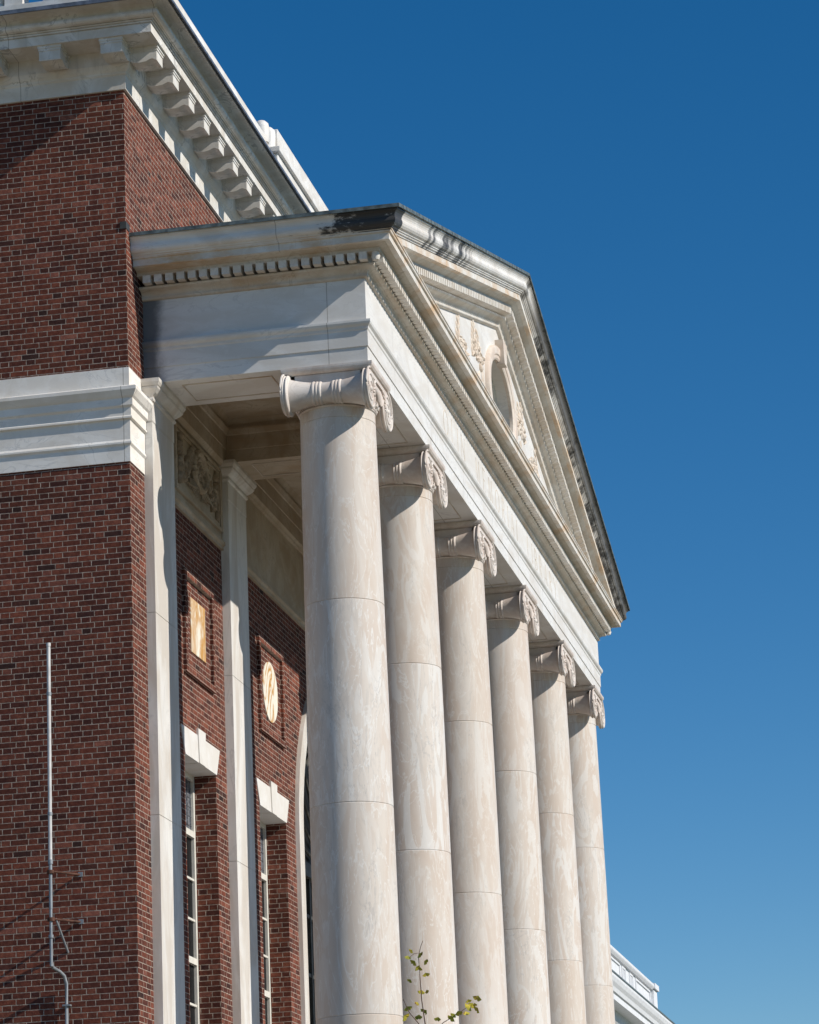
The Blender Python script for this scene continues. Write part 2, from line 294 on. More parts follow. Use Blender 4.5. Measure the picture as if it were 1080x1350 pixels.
# ------------------------------------------------------------------ mesh helpers
class MB:
    def __init__(s): s.v = []; s.f = []
    def quad(s, *p):
        i = len(s.v); s.v += [tuple(q) for q in p]; s.f.append(tuple(range(i, i+len(p))))
    def box(s, x0, x1, y0, y1, z0, z1):
        i = len(s.v)
        s.v += [(x0,y0,z0),(x1,y0,z0),(x1,y1,z0),(x0,y1,z0),(x0,y0,z1),(x1,y0,z1),(x1,y1,z1),(x0,y1,z1)]
        s.f += [tuple(i+j for j in q) for q in ((0,3,2,1),(4,5,6,7),(0,1,5,4),(1,2,6,5),(2,3,7,6),(3,0,4,7))]
    def rows(s, rows, closed=False, flip=False, caps=False):
        i = len(s.v); n = len(rows[0])
        for r in rows: s.v += [tuple(p) for p in r]
        for a in range(len(rows)-1):
            for b in range(n if closed else n-1):
                c = (b+1) % n
                q = (i+a*n+b, i+a*n+c, i+(a+1)*n+c, i+(a+1)*n+b)
                s.f.append(q[::-1] if flip else q)
        if caps:
            q = tuple(i+b for b in range(n)); s.f.append(q if flip else q[::-1])
            q = tuple(i+(len(rows)-1)*n+b for b in range(n)); s.f.append(q[::-1] if flip else q)
    def lathe(s, prof, c=(0, 0, 0), n=48, axis='Z', caps=True):
        rows = []
        for r, h in prof:
            ring = []
            for j in range(n):
                a = 2*math.pi*j/n; x, y = r*math.cos(a), r*math.sin(a)
                p = (x, y, h) if axis == 'Z' else ((h, x, y) if axis == 'X' else (y, h, x))
                ring.append((c[0]+p[0], c[1]+p[1], c[2]+p[2]))
            rows.append(ring)
        s.rows(rows, closed=True, caps=caps)
    def tube(s, pts, r, n=8, r1=None):
        pts = [Vector(p) for p in pts]; rows = []
        for i, p in enumerate(pts):
            d = (pts[min(i+1, len(pts)-1)] - pts[max(i-1, 0)]).normalized()
            a = d.cross(Vector((0, 0, 1)));
            if a.length < 0.05: a = d.cross(Vector((1, 0, 0)))
            a.normalize(); b = d.cross(a)
            rr = r if r1 is None else r + (r1-r)*i/(len(pts)-1)
            rows.append([p + a*rr*math.cos(2*math.pi*j/n) + b*rr*math.sin(2*math.pi*j/n) for j in range(n)])
        s.rows(rows, closed=True, caps=True)
    def sweep(s, prof, path, close_prof=True, endcaps=True):
        """profile of (out, z) along a horizontal polyline; outward lies to the right of travel"""
        P = [Vector((p[0], p[1])) for p in path]; mit = []
        for i in range(len(P)):
            ns = []
            if i > 0: d = (P[i]-P[i-1]).normalized(); ns.append(Vector((d.y, -d.x)))
            if i < len(P)-1: d = (P[i+1]-P[i]).normalized(); ns.append(Vector((d.y, -d.x)))
            mit.append(ns[0] if len(ns) == 1 else (ns[0]+ns[1])/(1+ns[0].dot(ns[1])))
        rows = [[(P[i].x+mit[i].x*o, P[i].y+mit[i].y*o, z) for o, z in prof] for i in range(len(P))]
        s.rows(rows, closed=close_prof, caps=endcaps)
    def ellipsoid(s, c, rx, ry, rz, n=8, rot=0.0):
        rows = []
        for i in range(1, n//2+2):
            t = math.pi*(i-0.5)/(n//2+1.0); ring = []
            for j in range(n):
                a = 2*math.pi*j/n
                y, z = ry*math.sin(t)*math.sin(a), rz*math.cos(t)
                yy = y*math.cos(rot)-z*math.sin(rot); zz = y*math.sin(rot)+z*math.cos(rot)
                ring.append((c[0]+rx*math.sin(t)*math.cos(a), c[1]+yy, c[2]+zz))
            rows.append(ring)
        s.rows(rows, closed=True, caps=True)
    def build(s, name, mat, parent=None, smooth=False, loc=None, angle=40, bevel=0.0):
        me = bpy.data.meshes.new(name); me.from_pydata(s.v, [], s.f)
        bm = bmesh.new(); bm.from_mesh(me)
        bmesh.ops.remove_doubles(bm, verts=bm.verts, dist=1e-5)
        bmesh.ops.recalc_face_normals(bm, faces=bm.faces); bm.to_mesh(me); bm.free()
        me.materials.append(mat)
        o = bpy.data.objects.new(name, me); COL.objects.link(o)
        if parent: o.parent = parent
        if loc: o.location = loc
        if smooth:
            me.polygons.foreach_set('use_smooth', [True]*len(me.polygons))
            try: me.set_sharp_from_angle(angle=R(angle))
            except Exception: pass
        if bevel:
            b = o.modifiers.new('edge', 'BEVEL'); b.width = bevel; b.segments = 2; b.limit_method = 'ANGLE'; b.angle_limit = R(40)
        return o

def thing(name, label, cat, loc=(0, 0, 0), group=None):
    o = bpy.data.objects.new(name, None); COL.objects.link(o); o.location = loc
    o['label'] = label; o['category'] = cat
    if group: o['group'] = group
    return o
def structure(o): o['kind'] = 'structure'; return o

# ------------------------------------------------------------------ setting
g = MB(); g.box(-600, 600, -300, 900, -0.6, 0.0); structure(g.build('lawn_ground', M['grass']))
g = MB(); g.box(9.06, 12.0, -3.2, 90, -0.3, 0.02); g.box(-60, 12.0, -70, -3.2, -0.3, 0.02); structure(g.build('bounce_paving', M['paving']))  # unseen paving, laid out and toned to bounce warm light onto the side

# ------------------------------------------------------------------ the library building
L = thing('library_building', 'red brick library with a white marble portico of six Ionic columns and a pediment', 'building')
CY = 10.76                 # centre line of the portico along the front
FX, NY, FY = 2.775, 0.69, 2*10.76-0.69     # frieze face, near and far side of the portico
BW = 2*CY                  # width of the block
BK = 22.0                  # depth of the block

def wall_grid(mb, Y0, Y1, Z0, Z1, holes, X=0.0, depth=0.28):
    ys = sorted({Y0, Y1} | {h[0] for h in holes} | {h[1] for h in holes})
    zs = sorted({Z0, Z1} | {h[2] for h in holes} | {h[3] for h in holes})
    for a, b in zip(ys, ys[1:]):
        for c, d in zip(zs, zs[1:]):
            if any(a >= h[0]-1e-6 and b <= h[1]+1e-6 and c >= h[2]-1e-6 and d <= h[3]+1e-6 for h in holes): continue
            mb.quad((X, a, c), (X, b, c), (X, b, d), (X, a, d))
    for y0, y1, z0, z1 in holes:
        x = X-depth
        mb.quad((X, y0, z0), (x, y0, z0), (x, y0, z1), (X, y0, z1)); mb.quad((X, y1, z0), (x, y1, z0), (x, y1, z1), (X, y1, z1))
        mb.quad((X, y0, z0), (X, y1, z0), (x, y1, z0), (x, y0, z0)); mb.quad((X, y0, z1), (X, y1, z1), (x, y1, z1), (x, y0, z1))

# side wall, far side, back and the front wall
w_ = MB()
w_.quad((-BK, 0, 0), (0, 0, 0), (0, 0, 16.86), (-BK, 0, 16.86))
w_.quad((0, BW, 0), (-BK, BW, 0), (-BK, BW, 16.86), (0, BW, 16.86))
w_.quad((-BK, BW, 0), (-BK, 0, 0), (-BK, 0, 16.86), (-BK, BW, 16.86))
w_.build('side_wall', M['brick'], L)
WIN = [(2.19, 3.68), (5.94, 7.45)]
WIN = WIN + [(2*CY-b, 2*CY-a) for a, b in WIN]
AR, AZ = 2.75, 9.0         # arch: outer radius and springing height
f_ = MB()
AY0, AY1 = CY-AR, CY+AR
wall_grid(f_, 0, AY0, 0, 12.10, [(a, b, 4.3, 9.05) for a, b in WIN if b < CY])
wall_grid(f_, AY1, BW, 0, 12.10, [(a, b, 4.3, 9.05) for a, b in WIN if a > CY])
wall_grid(f_, AY0, AY1, 0, 3.4, [])
NS = 48
for i in range(NS):
    t0, t1 = math.pi*i/NS, math.pi*(i+1)/NS
    a = (CY-AR*math.cos(t0), AZ+AR*math.sin(t0)); b = (CY-AR*math.cos(t1), AZ+AR*math.sin(t1))
    f_.quad((0, a[0], a[1]), (0, b[0], b[1]), (0, b[0], 12.10), (0, a[0], 12.10))
f_.quad((0, 0, 12.1), (0, 0.69, 12.1), (0, 0.69, 16.86), (0, 0, 16.86))
f_.quad((0, 0.69, 13.0), (0, BW, 13.0), (0, BW, 16.86), (0, 0.69, 16.86))
f_.build('front_wall', M['brick'], L)

# belt course round the block up to the first pilaster
belt = [(-0.05, 12.106), (0.012, 12.106), (0.012, 12.30), (0.034, 12.325), (0.034, 12.345), (0.018, 12.375), (0.018, 12.62), (0.050, 12.632), (0.050, 12.652),
        (0.036, 12.668), (0.036, 12.765), (0.062, 12.79), (0.062, 12.878), (0.085, 12.90), (0.125, 12.965), (0.125, 13.005), (0.105, 13.02), (0.012, 13.035), (0.012, 13.276), (-0.05, 13.276)]
b_ = MB(); b_.sweep(belt, [(-BK, 0), (0, 0), (0, 0.605)])
b_.build('belt_course', M['marble'], L)

# block cornice: frieze band, bed mould, modillions, corona, crown, flashing
cor = [(-0.05, 16.845), (0.035, 16.845), (0.04, 17.03), (0.055, 17.045), (0.06, 17.07), (0.09, 17.10), (0.115, 17.15), (0.115, 17.33), (0.50, 17.342), (0.50, 17.455),
       (0.488, 17.457), (0.488, 17.466), (0.516, 17.468), (0.516, 17.484), (0.506, 17.486), (0.506, 17.492), (0.532, 17.494), (0.532, 17.508), (0.522, 17.510), (0.522, 17.518), (0.548, 17.514),
       (0.588, 17.518), (0.612, 17.534), (0.620, 17.556), (0.612, 17.580), (0.590, 17.596), (0.562, 17.600), (0.560, 17.615), (0.568, 17.636), (0.588, 17.654), (0.622, 17.666), (0.67, 17.672), (0.745, 17.675), (0.745, 17.70), (-0.05, 17.72)]
cn = MB(); cn.sweep(cor, [(-BK, 0), (0, 0), (0, BW)])
cornice = cn.build('cornice', M['cornice'], L)
fl = MB(); fl.sweep([(0.0, 17.725), (0.70, 17.703), (0.775, 17.695), (0.785, 17.66), (0.80, 17.66), (0.79, 17.715), (0.70, 17.735), (0.0, 17.745)], [(-BK, 0), (0, 0), (0, BW)])
fl.build('flashing', M['lead_blue'], cornice)
def modillion_mesh():
    # runs outward along +X from 0.115 to 0.47, 0.275 wide, scrolled underside
    k = MB()
    prof = [(0.10, 17.175), (0.16, 17.145), (0.24, 17.135), (0.32, 17.145), (0.37, 17.168), (0.40, 17.172), (0.452, 17.150), (0.455, 17.16), (0.455, 17.275), (0.10, 17.275)]
    k.rows([[(o, -0.135, z) for o, z in prof], [(o, 0.135, z) for o, z in prof]], closed=True, caps=True)
    k.box(0.10, 0.465, -0.142, 0.142, 17.275, 17.305); k.box(0.10, 0.475, -0.150, 0.150, 17.305, 17.342)
    return k
mo = modillion_mesh().build('modillion', M['cornice'], cornice)
spots = [(0, y, 0.0) for y in [0.0+0.0]]
def place(o, x, y, rz, first=[True]):
    if first[0]: first[0] = False; c = o
    else: c = o.copy(); COL.objects.link(c); c.parent = o.parent
    c.location = (x, y, 0); c.rotation_euler = (0, 0, rz)
for i in range(15): place(mo, 0, 0.03+0.74*i, 0)
for i in range(1, 6): place(mo, -0.015-0.778*(i-1), 0, R(-90))

# balustrade on the roof
bal = MB()
XI = 0.30
bal.box(-BK, XI, -0.30, -0.02, 17.74, 18.02); bal.box(0.02, XI, -0.02, 6.30, 17.74, 18.02)
bal.box(-BK, XI+0.03, -0.33, -0.33+0.34, 18.50, 18.56); bal.box(-BK, XI, -0.30, 0.0, 18.56, 18.70)
bal.box(-0.0, XI+0.03, 0.01, 6.30, 18.50, 18.56); bal.box(0.02, XI, 0.0, 6.30, 18.56, 18.70)
balo = bal.build('balustrade', M['marble_plain'], L)
pd = MB(); pd.box(-0.1, 0.40, 6.50, 15.0, 17.74, 18.54); pd.box(-0.1, 0.45, 6.44, 15.06, 18.54, 18.63); pd.box(-0.1, 0.36, 6.70, 14.9, 18.63, 19.00)
pd.build('parapet_block', M['marble_plain'], balo, bevel=0.012)
for yy, hh in ((6.22, 18.93), (6.60, 18.98)):
    k = MB(); k.lathe([(0.10, 18.60), (0.11, hh-0.10), (0.10, hh-0.04), (0.06, hh), (0.0, hh+0.01)], (0.24, yy, 0), 16)
    k.build('finial', M['marble_plain'], balo, smooth=True)
bmh = MB(); bmh.lathe([(0.075, 18.02), (0.075, 18.07), (0.05, 18.10), (0.085, 18.20), (0.07, 18.30), (0.04, 18.42), (0.07, 18.46), (0.07, 18.50)], (0, 0, 0), 14)
b0 = bmh.build('baluster', M['marble_plain'], balo, smooth=True)
bpos = [(-0.9-0.62*i, -0.16) for i in range(6)] + [(0.16, 0.4+0.45*i) for i in range(13)]
for i, (x, y) in enumerate(bpos):
    c = b0 if i == 0 else b0.copy()
    if i: COL.objects.link(c); c.parent = balo
    c.location = (x, y, 0)
for a, b in ((-1.19, -1.42), (-0.30, -0.75), (XI-0.02, -0.1)):
    k = MB(); k.box(min(a, b), max(a, b), -0.285, -0.035, 18.02, 18.50); k.build('pedestal', M['marble_plain'], balo)
k = MB(); k.box(-0.07, 0.008, -0.010, 0.14, 15.04, 15.13); k.build('flashing_stub', M['iron'], L)
rf = MB(); rf.box(-BK+0.3, -0.2, 0.3, BW-0.3, 17.72, 17.78); rf.build('roof', M['slate'], L)

# ---------------- portico: podium, columns, entablature
pod = MB(); pod.box(0.0, 3.0, 0.2, BW-0.2, 0, 3.30); pod.box(0, 3.06, 0.14, BW-0.14, 3.30, 3.42)
pod.build('podium', M['marble_plain'], L)
st = MB()
for i in range(20): st.box(3.06+0.30*i if i else 3.06, 3.06+0.30*(i+1), 2.2, BW-2.2, 0, 3.42-0.165*(i+1))
st.build('steps', M['marble_plain'], L)

CX = 2.268
COLY = [1.22, 4.84, 8.70, 12.66, 16.59, 20.26]
Z0 = 3.42
def shaft_r(z):
    t = (z-3.9)/(12.80-3.9)
    return 0.506 - 0.050*(0.35*t + 0.65*t*t)
def shaft_mesh():
    k = MB(); prof = []; joints = [5.54, 7.98, 10.405, 12.655]
    zs = [3.80+i*(12.79-3.80)/37 for i in range(38)]
    for j in joints: zs += [j-0.008, j, j+0.008]
    zs = sorted(zs)
    prof.append((0.56, 3.78-Z0)); prof.append((0.56, 3.80-Z0))
    for z in zs: prof.append((shaft_r(z)-(0.007 if z in joints else 0), z-Z0))
    prof += [(0.458, 12.80-Z0)]
    k.lathe(prof, (0, 0, 0), 72); return k
def base_mesh():
    k = MB(); k.box(-0.72, 0.72, -0.72, 0.72, 0.0, 0.12)
    pr = [(0.70, 0.12)] + [(0.64+0.07*math.sin(math.pi*i/8), 0.12+0.12*i/8) for i in range(9)] + [(0.61, 0.245), (0.585, 0.27), (0.61, 0.30)]
    pr += [(0.585+0.05*math.sin(math.pi*i/8), 0.30+0.07*i/8) for i in range(9)] + [(0.56, 0.375)]
    k.lathe(pr, n=64); return k
VR, VY, VZ, VX = 0.252, 0.50, 12.945-Z0, 0.525
def capital_mesh():
    k = MB()
    # echinus under the bolsters with an egg band
    k.lathe([(0.455, 12.785-Z0), (0.466, 12.79-Z0), (0.472, 12.80-Z0), (0.466, 12.812-Z0), (0.460, 12.815-Z0), (0.470, 12.84-Z0), (0.490, 12.88-Z0), (0.500, 12.92-Z0), (0.49, 12.95-Z0), (0.48, 13.10-Z0)], n=56)
    for j in range(28):
        a = 2*math.pi*j/28
        k.ellipsoid((0.482*math.cos(a), 0.482*math.sin(a), 12.885-Z0), 0.028, 0.040, 0.042, 8)
    for j in range(72):
        a = 2*math.pi*j/72
        k.ellipsoid((0.470*math.cos(a), 0.470*math.sin(a), 12.822-Z0), 0.012, 0.014, 0.011, 6)
    # block between bolsters, flush core
    k.box(-VX+0.03, VX-0.03, -VY, VY, 12.98-Z0, 13.19-Z0)
    # canalis on both fronts: sagging band with raised borders
    for sx in (-1, 1):
        for (u0, u1, out) in ((0.0, 0.05, 0.0), (0.05, 0.15, -0.022), (0.15, 0.20, 0.0)):
            rows = []
            for i in range(21):
                y = -VY+2*VY*i/20; sag = 0.035*(1-(y/VY)**2)
                zt = 13.195-Z0-u0; zb = 13.195-Z0-u1-(sag if u1 > 0.1 else 0)
                zt -= sag if u0 > 0.1 else 0
                xo = sx*(VX-0.004+out); xi = sx*(VX-0.12)
                rows.append([(xo, y, zt), (xo, y, zb), (xi, y, zb), (xi, y, zt)])
            k.rows(rows, closed=True, caps=True)
    # bolsters with two triple-ring straps, closed by the volute discs
    for sy in (-1, 1):
        prof = []
        for i in range(49):
            x = -VX+2*VX*i/48; t = abs(x)/VX
            r = 0.128+0.102*(t**2.1)
            if t > 0.90: r = VR-0.012 + 0.012*math.sin((t-0.90)/0.10*math.pi)
            for c in (-0.105, 0.105):
                for dd in (-0.042, 0, 0.042):
                    if abs(x-c-dd) < 0.014: r += 0.012
            prof.append((r, x))
        # denser straps
        xs = sorted(set([round(-VX+2*VX*i/160, 5) for i in range(161)]))
        prof = []
        for x in xs:
            t = abs(x)/VX; r = 0.128+0.100*(t**2.1)
            if t > 0.86: r = max(r, VR-0.020 + 0.020*abs(math.sin((t-0.86)/0.14*math.pi*2)))
            for c in (-0.12, 0.12):
                for dd in (-0.040, 0, 0.040):
                    q = abs(x-c-dd)
                    if q < 0.02: r += 0.014*math.sqrt(1-(q/0.02)**2)
            prof.append((r, x))
        k.lathe(prof, (0, sy*VY, VZ), 40, 'X')
        # spiral fillet and eye on each face
        for sx in (-1, 1):
            X = sx*(VX+0.002); pts = []
            for i in range(74):
                th = i/73*2.6*2*math.pi; rr = (VR-0.022)*(1-i/73)**0.9+0.035
                pts.append((X, sy*(VY+rr*math.sin(th)*1.0), VZ+rr*math.cos(th)))
            k.tube(pts, 0.014, 6, 0.007)
            k.ellipsoid((X, sy*VY, VZ), 0.022, 0.036, 0.036, 10)
            for j in range(5):
                a = 0.5+j*0.42
                k.ellipsoid((X-0.004*sx, sy*(VY-0.24+0.02*j), VZ+0.15-0.045*j), 0.022, 0.02, 0.06, 8, sy*(0.9+0.15*j))
    # carved leaf at the centre of each face
    for sx in (-1, 1):
        for j in range(-3, 4):
            k.ellipsoid((sx*(VX-0.005), j*0.052, 13.0-Z0-0.012*abs(j)), 0.03, 0.017, 0.085, 8, -j*0.22)
    return k
def abacus_mesh():
    k = MB(); h = 0.545
    pr = [(0.0, 13.195-Z0), (h-0.035, 13.195-Z0), (h-0.005, 13.21-Z0), (h+0.012, 13.235-Z0), (h+0.015, 13.255-Z0), (h+0.015, 13.2795-Z0), (0.0, 13.2795-Z0)]
    rows = []
    for o, z in pr[1:6]: rows.append([(-o, -o, z), (o, -o, z), (o, o, z), (-o, o, z)])
    k.rows(rows, closed=True, caps=True); return k
def loose(o):
    o.parent = None; return o
c0 = shaft_mesh().build('column', M['column'], L, smooth=True, angle=35)
cb = base_mesh().build('base', M['column'], c0, smooth=True)
cc = capital_mesh().build('capital', M['capital'], c0, smooth=True, angle=50)
ca = abacus_mesh().build('abacus', M['capital'], c0)
for i, y in enumerate(COLY):
    o = c0 if i == 0 else c0.copy()
    if i:
        COL.objects.link(o); o.parent = L
        for ch in (cb, cc, ca):
            d = ch.copy(); COL.objects.link(d); d.parent = o
    o.location = (CX, y, Z0)

# pilasters on the front wall
PIL = [(0.615, 1.58), (4.225, 5.185)]
PIL = PIL + [(2*CY-b, 2*CY-a) for a, b in PIL]
for a, b in PIL:
    k = MB()
    zj = [3.42, 5.54, 7.98, 10.405, 12.768]
    for z0, z1 in zip(zj, zj[1:]): k.box(0.0, 0.11, a, b, z0+(0.004 if z0 > 3.5 else 0), z1-0.004)
    k.box(-0.01, 0.104, a+0.006, b-0.006, 3.42, 12.768)
    p = k.build('pilaster', M['pilaster'], L)
    k = MB(); yc, hw = (a+b)/2, (b-a)/2
    pr = [(0.0, 12.768), (0.0, 12.78), (0.006, 12.78), (0.006, 13.02), (0.024, 13.03), (0.03, 13.05), (0.024, 13.07), (0.012, 13.075), (0.02, 13.09), (0.06, 13.12), (0.10, 13.165), (0.105, 13.185), (0.095, 13.19), (0.11, 13.20), (0.13, 13.235), (0.13, 13.28)]
    full = [(o, z) for o, z in pr]
    k.sweep([(-0.1, 12.768)]+full+[(-0.1, 13.28)], [(0.0, yc-hw), (0.11, yc-hw), (0.11, yc+hw), (0.0, yc+hw)])
    k.build('pilaster_capital', M['pilaster'], p)

# entablature on front and both sides
arc = [(0.0, 13.2835), (0.0, 13.468), (0.004, 13.468), (0.004, 13.474), (0.012, 13.474), (0.012, 13.675), (0.022, 13.69), (0.026, 13.72), (0.05, 13.745), (0.06, 13.77), (0.06, 13.797), (0.0, 13.803)]
path = [(0.0, NY), (FX, NY), (FX, FY), (0.0, FY)]
inner = [(-1.02, 13.803), (-1.02, 13.73), (-1.045, 13.72), (-1.045, 13.66), (-1.03, 13.65), (-1.03, 13.45), (-1.02, 13.445), (-1.02, 13.2835)]
k = MB(); k.sweep(arc+inner, path); arch = k.build('architrave', M['arch'], L)
# recessed soffit panels between the columns: thin fillet frames
k = MB()
def soffit_frame(k, x0, x1, y0, y1, z=13.2835, w=0.014, h=0.010, ins=0.0):
    k.box(x0, x1, y0, y0+w, z-h, z-0.001); k.box(x0, x1, y1-w, y1, z-h, z-0.001)
    k.box(x0, x0+w, y0+w, y1-w, z-h, z-0.001); k.box(x1-w, x1, y0+w, y1-w, z-h, z-0.001)
ys = COLY
for a, b in zip(ys, ys[1:]):
    k = MB(); soffit_frame(k, 1.93, 2.57, a+0.72, b-0.72); k.build('soffit_panel', M['soffit'], arch)
for y0 in (NY+0.18, FY-0.84):
    k = MB(); soffit_frame(k, 0.42, 1.55, y0, y0+0.66); k.build('soffit_panel', M['soffit'], arch)
k = MB(); k.sweep([(0.0, 13.80), (0.0, 14.335), (-0.9, 14.335), (-0.9, 13.80)], path); frieze = k.build('frieze', M['frieze'], L)

# inscription on the frieze: thin strokes coloured as the shade of cut letters
def letters(text, y0, y1, zc, h):
    k = MB(); X0, X1 = FX-0.004, FX+0.0012; made = []
    T, t = 0.036, 0.017
    def stroke(pts, wd):
        nonlocal k
        (ya, za), (yb, zb) = pts; d = Vector((yb-ya, zb-za)); n = Vector((-d.y, d.x)).normalized()*wd/2
        q = [(ya+n.x, za+n.y), (yb+n.x, zb+n.y), (yb-n.x, zb-n.y), (ya-n.x, za-n.y)]
        k.rows([[(X0, *p) for p in q], [(X1, *p) for p in q]], closed=True, caps=True)
    def arcs(cy, cz, ry, rz, a0, a1, wd0, wd1, n=20):
        for i in range(n):
            ta, tb = a0+(a1-a0)*i/n, a0+(a1-a0)*(i+1)/n
            wd = wd1+(wd0-wd1)*abs(math.cos((ta+tb)/2))
            stroke([(cy+ry*math.cos(ta), cz+rz*math.sin(ta)), (cy+ry*math.cos(tb), cz+rz*math.sin(tb))], wd)
    wid = {'O': .36, 'L': .20, 'I': .05, 'N': .30, 'M': .37, 'E': .20, 'R': .25, 'A': .31, 'B': .23, 'Y': .29, ' ': .34}
    tot = sum(wid[c] for c in text); gap = (y1-y0-tot)/(len(text)-1)
    y = y0; b, tp = zc-h/2, zc+h/2
    def ser(yc, z): stroke([(yc-0.04, z), (yc+0.04, z)], 0.010)
    for c in text:
        wq = wid[c]
        if c == 'O': arcs(y+wq/2, zc, wq/2-.015, h/2-.006, 0, 2*math.pi, T, t, 36)
        if c in 'LIERBN': stroke([(y+.03, b), (y+.03, tp)], T if c != 'N' else t); ser(y+.03, b); ser(y+.03, tp)
        if c in 'LE': stroke([(y+.03, b+.006), (y+wq, b+.006)], t); stroke([(y+wq-.006, b), (y+wq-.006, b+.05)], .01)
        if c == 'E':
            stroke([(y+.03, tp-.006), (y+wq, tp-.006)], t); stroke([(y+.03, zc+.01), (y+wq-.04, zc+.01)], t)
        if c == 'N': stroke([(y+.03, tp), (y+wq-.03, b)], T); stroke([(y+wq-.03, b), (y+wq-.03, tp)], t); ser(y+wq-.03, tp)
        if c == 'M':
            stroke([(y+.03, b), (y+.07, tp)], t); stroke([(y+.07, tp), (y+wq/2, b)], T); stroke([(y+wq/2, b), (y+wq-.07, tp)], t); stroke([(y+wq-.07, tp), (y+wq-.03, b)], T); ser(y+.03, b); ser(y+wq-.03, b)
        if c in 'RB':
            cz = tp-h*.26; arcs(y+.05, cz, wq*.62, h*.245, -math.pi/2, math.pi/2, T, t, 14)
        if c == 'R': stroke([(y+.10, zc-.005), (y+wq, b)], T)
        if c == 'B': arcs(y+.05, b+h*.25, wq*.75, h*.245, -math.pi/2, math.pi/2, T, t, 14)
        if c == 'A': stroke([(y+.02, b), (y+wq/2, tp)], t); stroke([(y+wq/2, tp), (y+wq-.02, b)], T); stroke([(y+.07, b+.11), (y+wq-.08, b+.11)], t); ser(y+.02, b); ser(y+wq-.02, b)
        if c == 'Y': stroke([(y+.02, tp), (y+wq/2, zc)], T); stroke([(y+wq-.02, tp), (y+wq/2, zc)], t); stroke([(y+wq/2, zc), (y+wq/2, b)], T); ser(y+wq/2, b); ser(y+.02, tp); ser(y+wq-.02, tp)
        y += wq+gap
        if c != ' ': made.append(k); k = MB()
    return made
for q_ in letters('OLIN MEMORIAL LIBRARY', 5.70, 2*CY-5.70, 14.06, 0.345): q_.build('letter', M['letter'], frieze)

# portico cornice.  profile points (out, z); the crown only on the sides and up the rake
bedm = [(0.0, 14.336), (0.020, 14.337), (0.036, 14.345), (0.042, 14.362), (0.036, 14.378), (0.040, 14.395), (0.058, 14.418), (0.088, 14.434), (0.120, 14.440), (0.140, 14.446), (0.150, 14.460), (0.148, 14.474), (-0.12, 14.480), (-0.12, 14.578), (0.238, 14.580), (0.242, 14.625), (0.272, 14.633), (0.300, 14.640), (0.332, 14.652)]
coro = [(0.395, 14.658), (0.395, 14.738)]
crown = [(0.405, 14.742), (0.41, 14.758), (0.428, 14.760), (0.432, 14.775), (0.445, 14.777), (0.450, 14.790), (0.475, 14.800), (0.494, 14.822), (0.502, 14.850), (0.500, 14.876), (0.494, 14.898), (0.496, 14.922), (0.506, 14.946), (0.522, 14.962), (0.538, 14.970), (0.538, 15.004)]
SL = 0.267
side = bedm+coro+crown
cm = MB()
cm.sweep(bedm+[(0.332, 14.70), (-0.5, 14.70), (-0.5, 14.336)], path)
pc = cm.build('portico_cornice', M['soffit'], L)
# horizontal corona: front run only has a small weathered top, side runs carry the crown
k = MB()
k.sweep([(0.18, 14.6535), (0.397, 14.6535), (0.397, 14.738), (0.42, 14.742), (0.425, 14.765), (0.435, 14.772), (0.435, 14.79), (0.0, 14.86), (0.0, 14.70)], path)
k.build('corona', M['corona'], pc)
def corner_run(y, s):
    # side crown: from the wall to the mitre with the raking crown
    pr = coro+crown
    rows = [[(0.0, y-s*o, z) for o, z in pr]+[(0.0, y+s*0.3, 15.06), (0.0, y+s*0.3, 14.74)],
            [(FX+o, y-s*o, z) for o, z in pr]+[(FX-0.2, y+s*0.3, 15.06), (FX-0.2, y+s*0.3, 14.74)]]
    k = MB(); k.rows(rows, closed=True); return k
ck = corner_run(NY, 1); ck2 = corner_run(FY, -1)
i0 = len(ck.v); ck.v += ck2.v; ck.f += [tuple(i0+j for j in q) for q in ck2.f]
ck.build('side_crown', M['crown'], pc)

def zr(o, z, Y):           # raking height of a profile point at Y (mirrored about the centre)
    y = Y if Y <= CY else 2*CY-Y
    return z+SL*(y-(NY-o))
def rake(prof, y_lo=None):
    k = MB(); n = 1
    rows = []
    def row(Y_of): return [(FX+o, Y_of(o), zr(o, z, Y_of(o))) for o, z in prof]
    lo = (lambda o: NY-o) if y_lo is None else (lambda o: y_lo)
    rows.append(row(lo)); rows.append(row(lambda o: CY)); rows.append(row(lambda o: 2*CY-lo(o)))
    k.rows(rows, closed=True, caps=True); return k
ped = MB()
# tympanum wall
zt = zr(0, 14.336, CY)
def tymp(mb, X0, X1):
    N = 60
    ea, eb, ez = 1.02, 0.64, 15.82
    ell = [(CY+ea*math.cos(2*math.pi*i/N), ez+eb*math.sin(2*math.pi*i/N)) for i in range(N)]
    # outline sampled at the same angles
    out = []
    for i in range(N):
        a = 2*math.pi*i/N; dx, dz = math.cos(a), math.sin(a); best = 1e9
        if dz < -1e-6: best = min(best, (14.30-ez)/dz)
        for sgn in (1, -1):
            den = dz+sgn*SL*dx
            if den > 1e-6: best = min(best, (zt-ez)/den)
        out.append((CY+dx*best, ez+dz*best))
    corners = [(NY, 14.336), (FY, 14.336), (CY, zt)]
    for i in range(N):
        j = (i+1) % N
        mb.quad((X1, *ell[i]), (X1, *out[i]), (X1, *out[j]), (X1, *ell[j]))
        mb.quad((X1, *ell[i]), (X0, *ell[i]), (X0, *ell[j]), (X1, *ell[j]))
    for cp in ((NY, 14.30), (FY, 14.30), (CY, zt)):
        ang = math.atan2(cp[1]-ez, cp[0]-CY) % (2*math.pi); i = int(ang/(2*math.pi/N)) % N
        mb.quad((X1, *out[i]), (X1, *cp), (X1, *out[(i+1) % N]))
tymp(ped, FX-0.62, FX-0.012)
pedo = ped.build('pediment', M['frieze'], L)
bedr = bedm
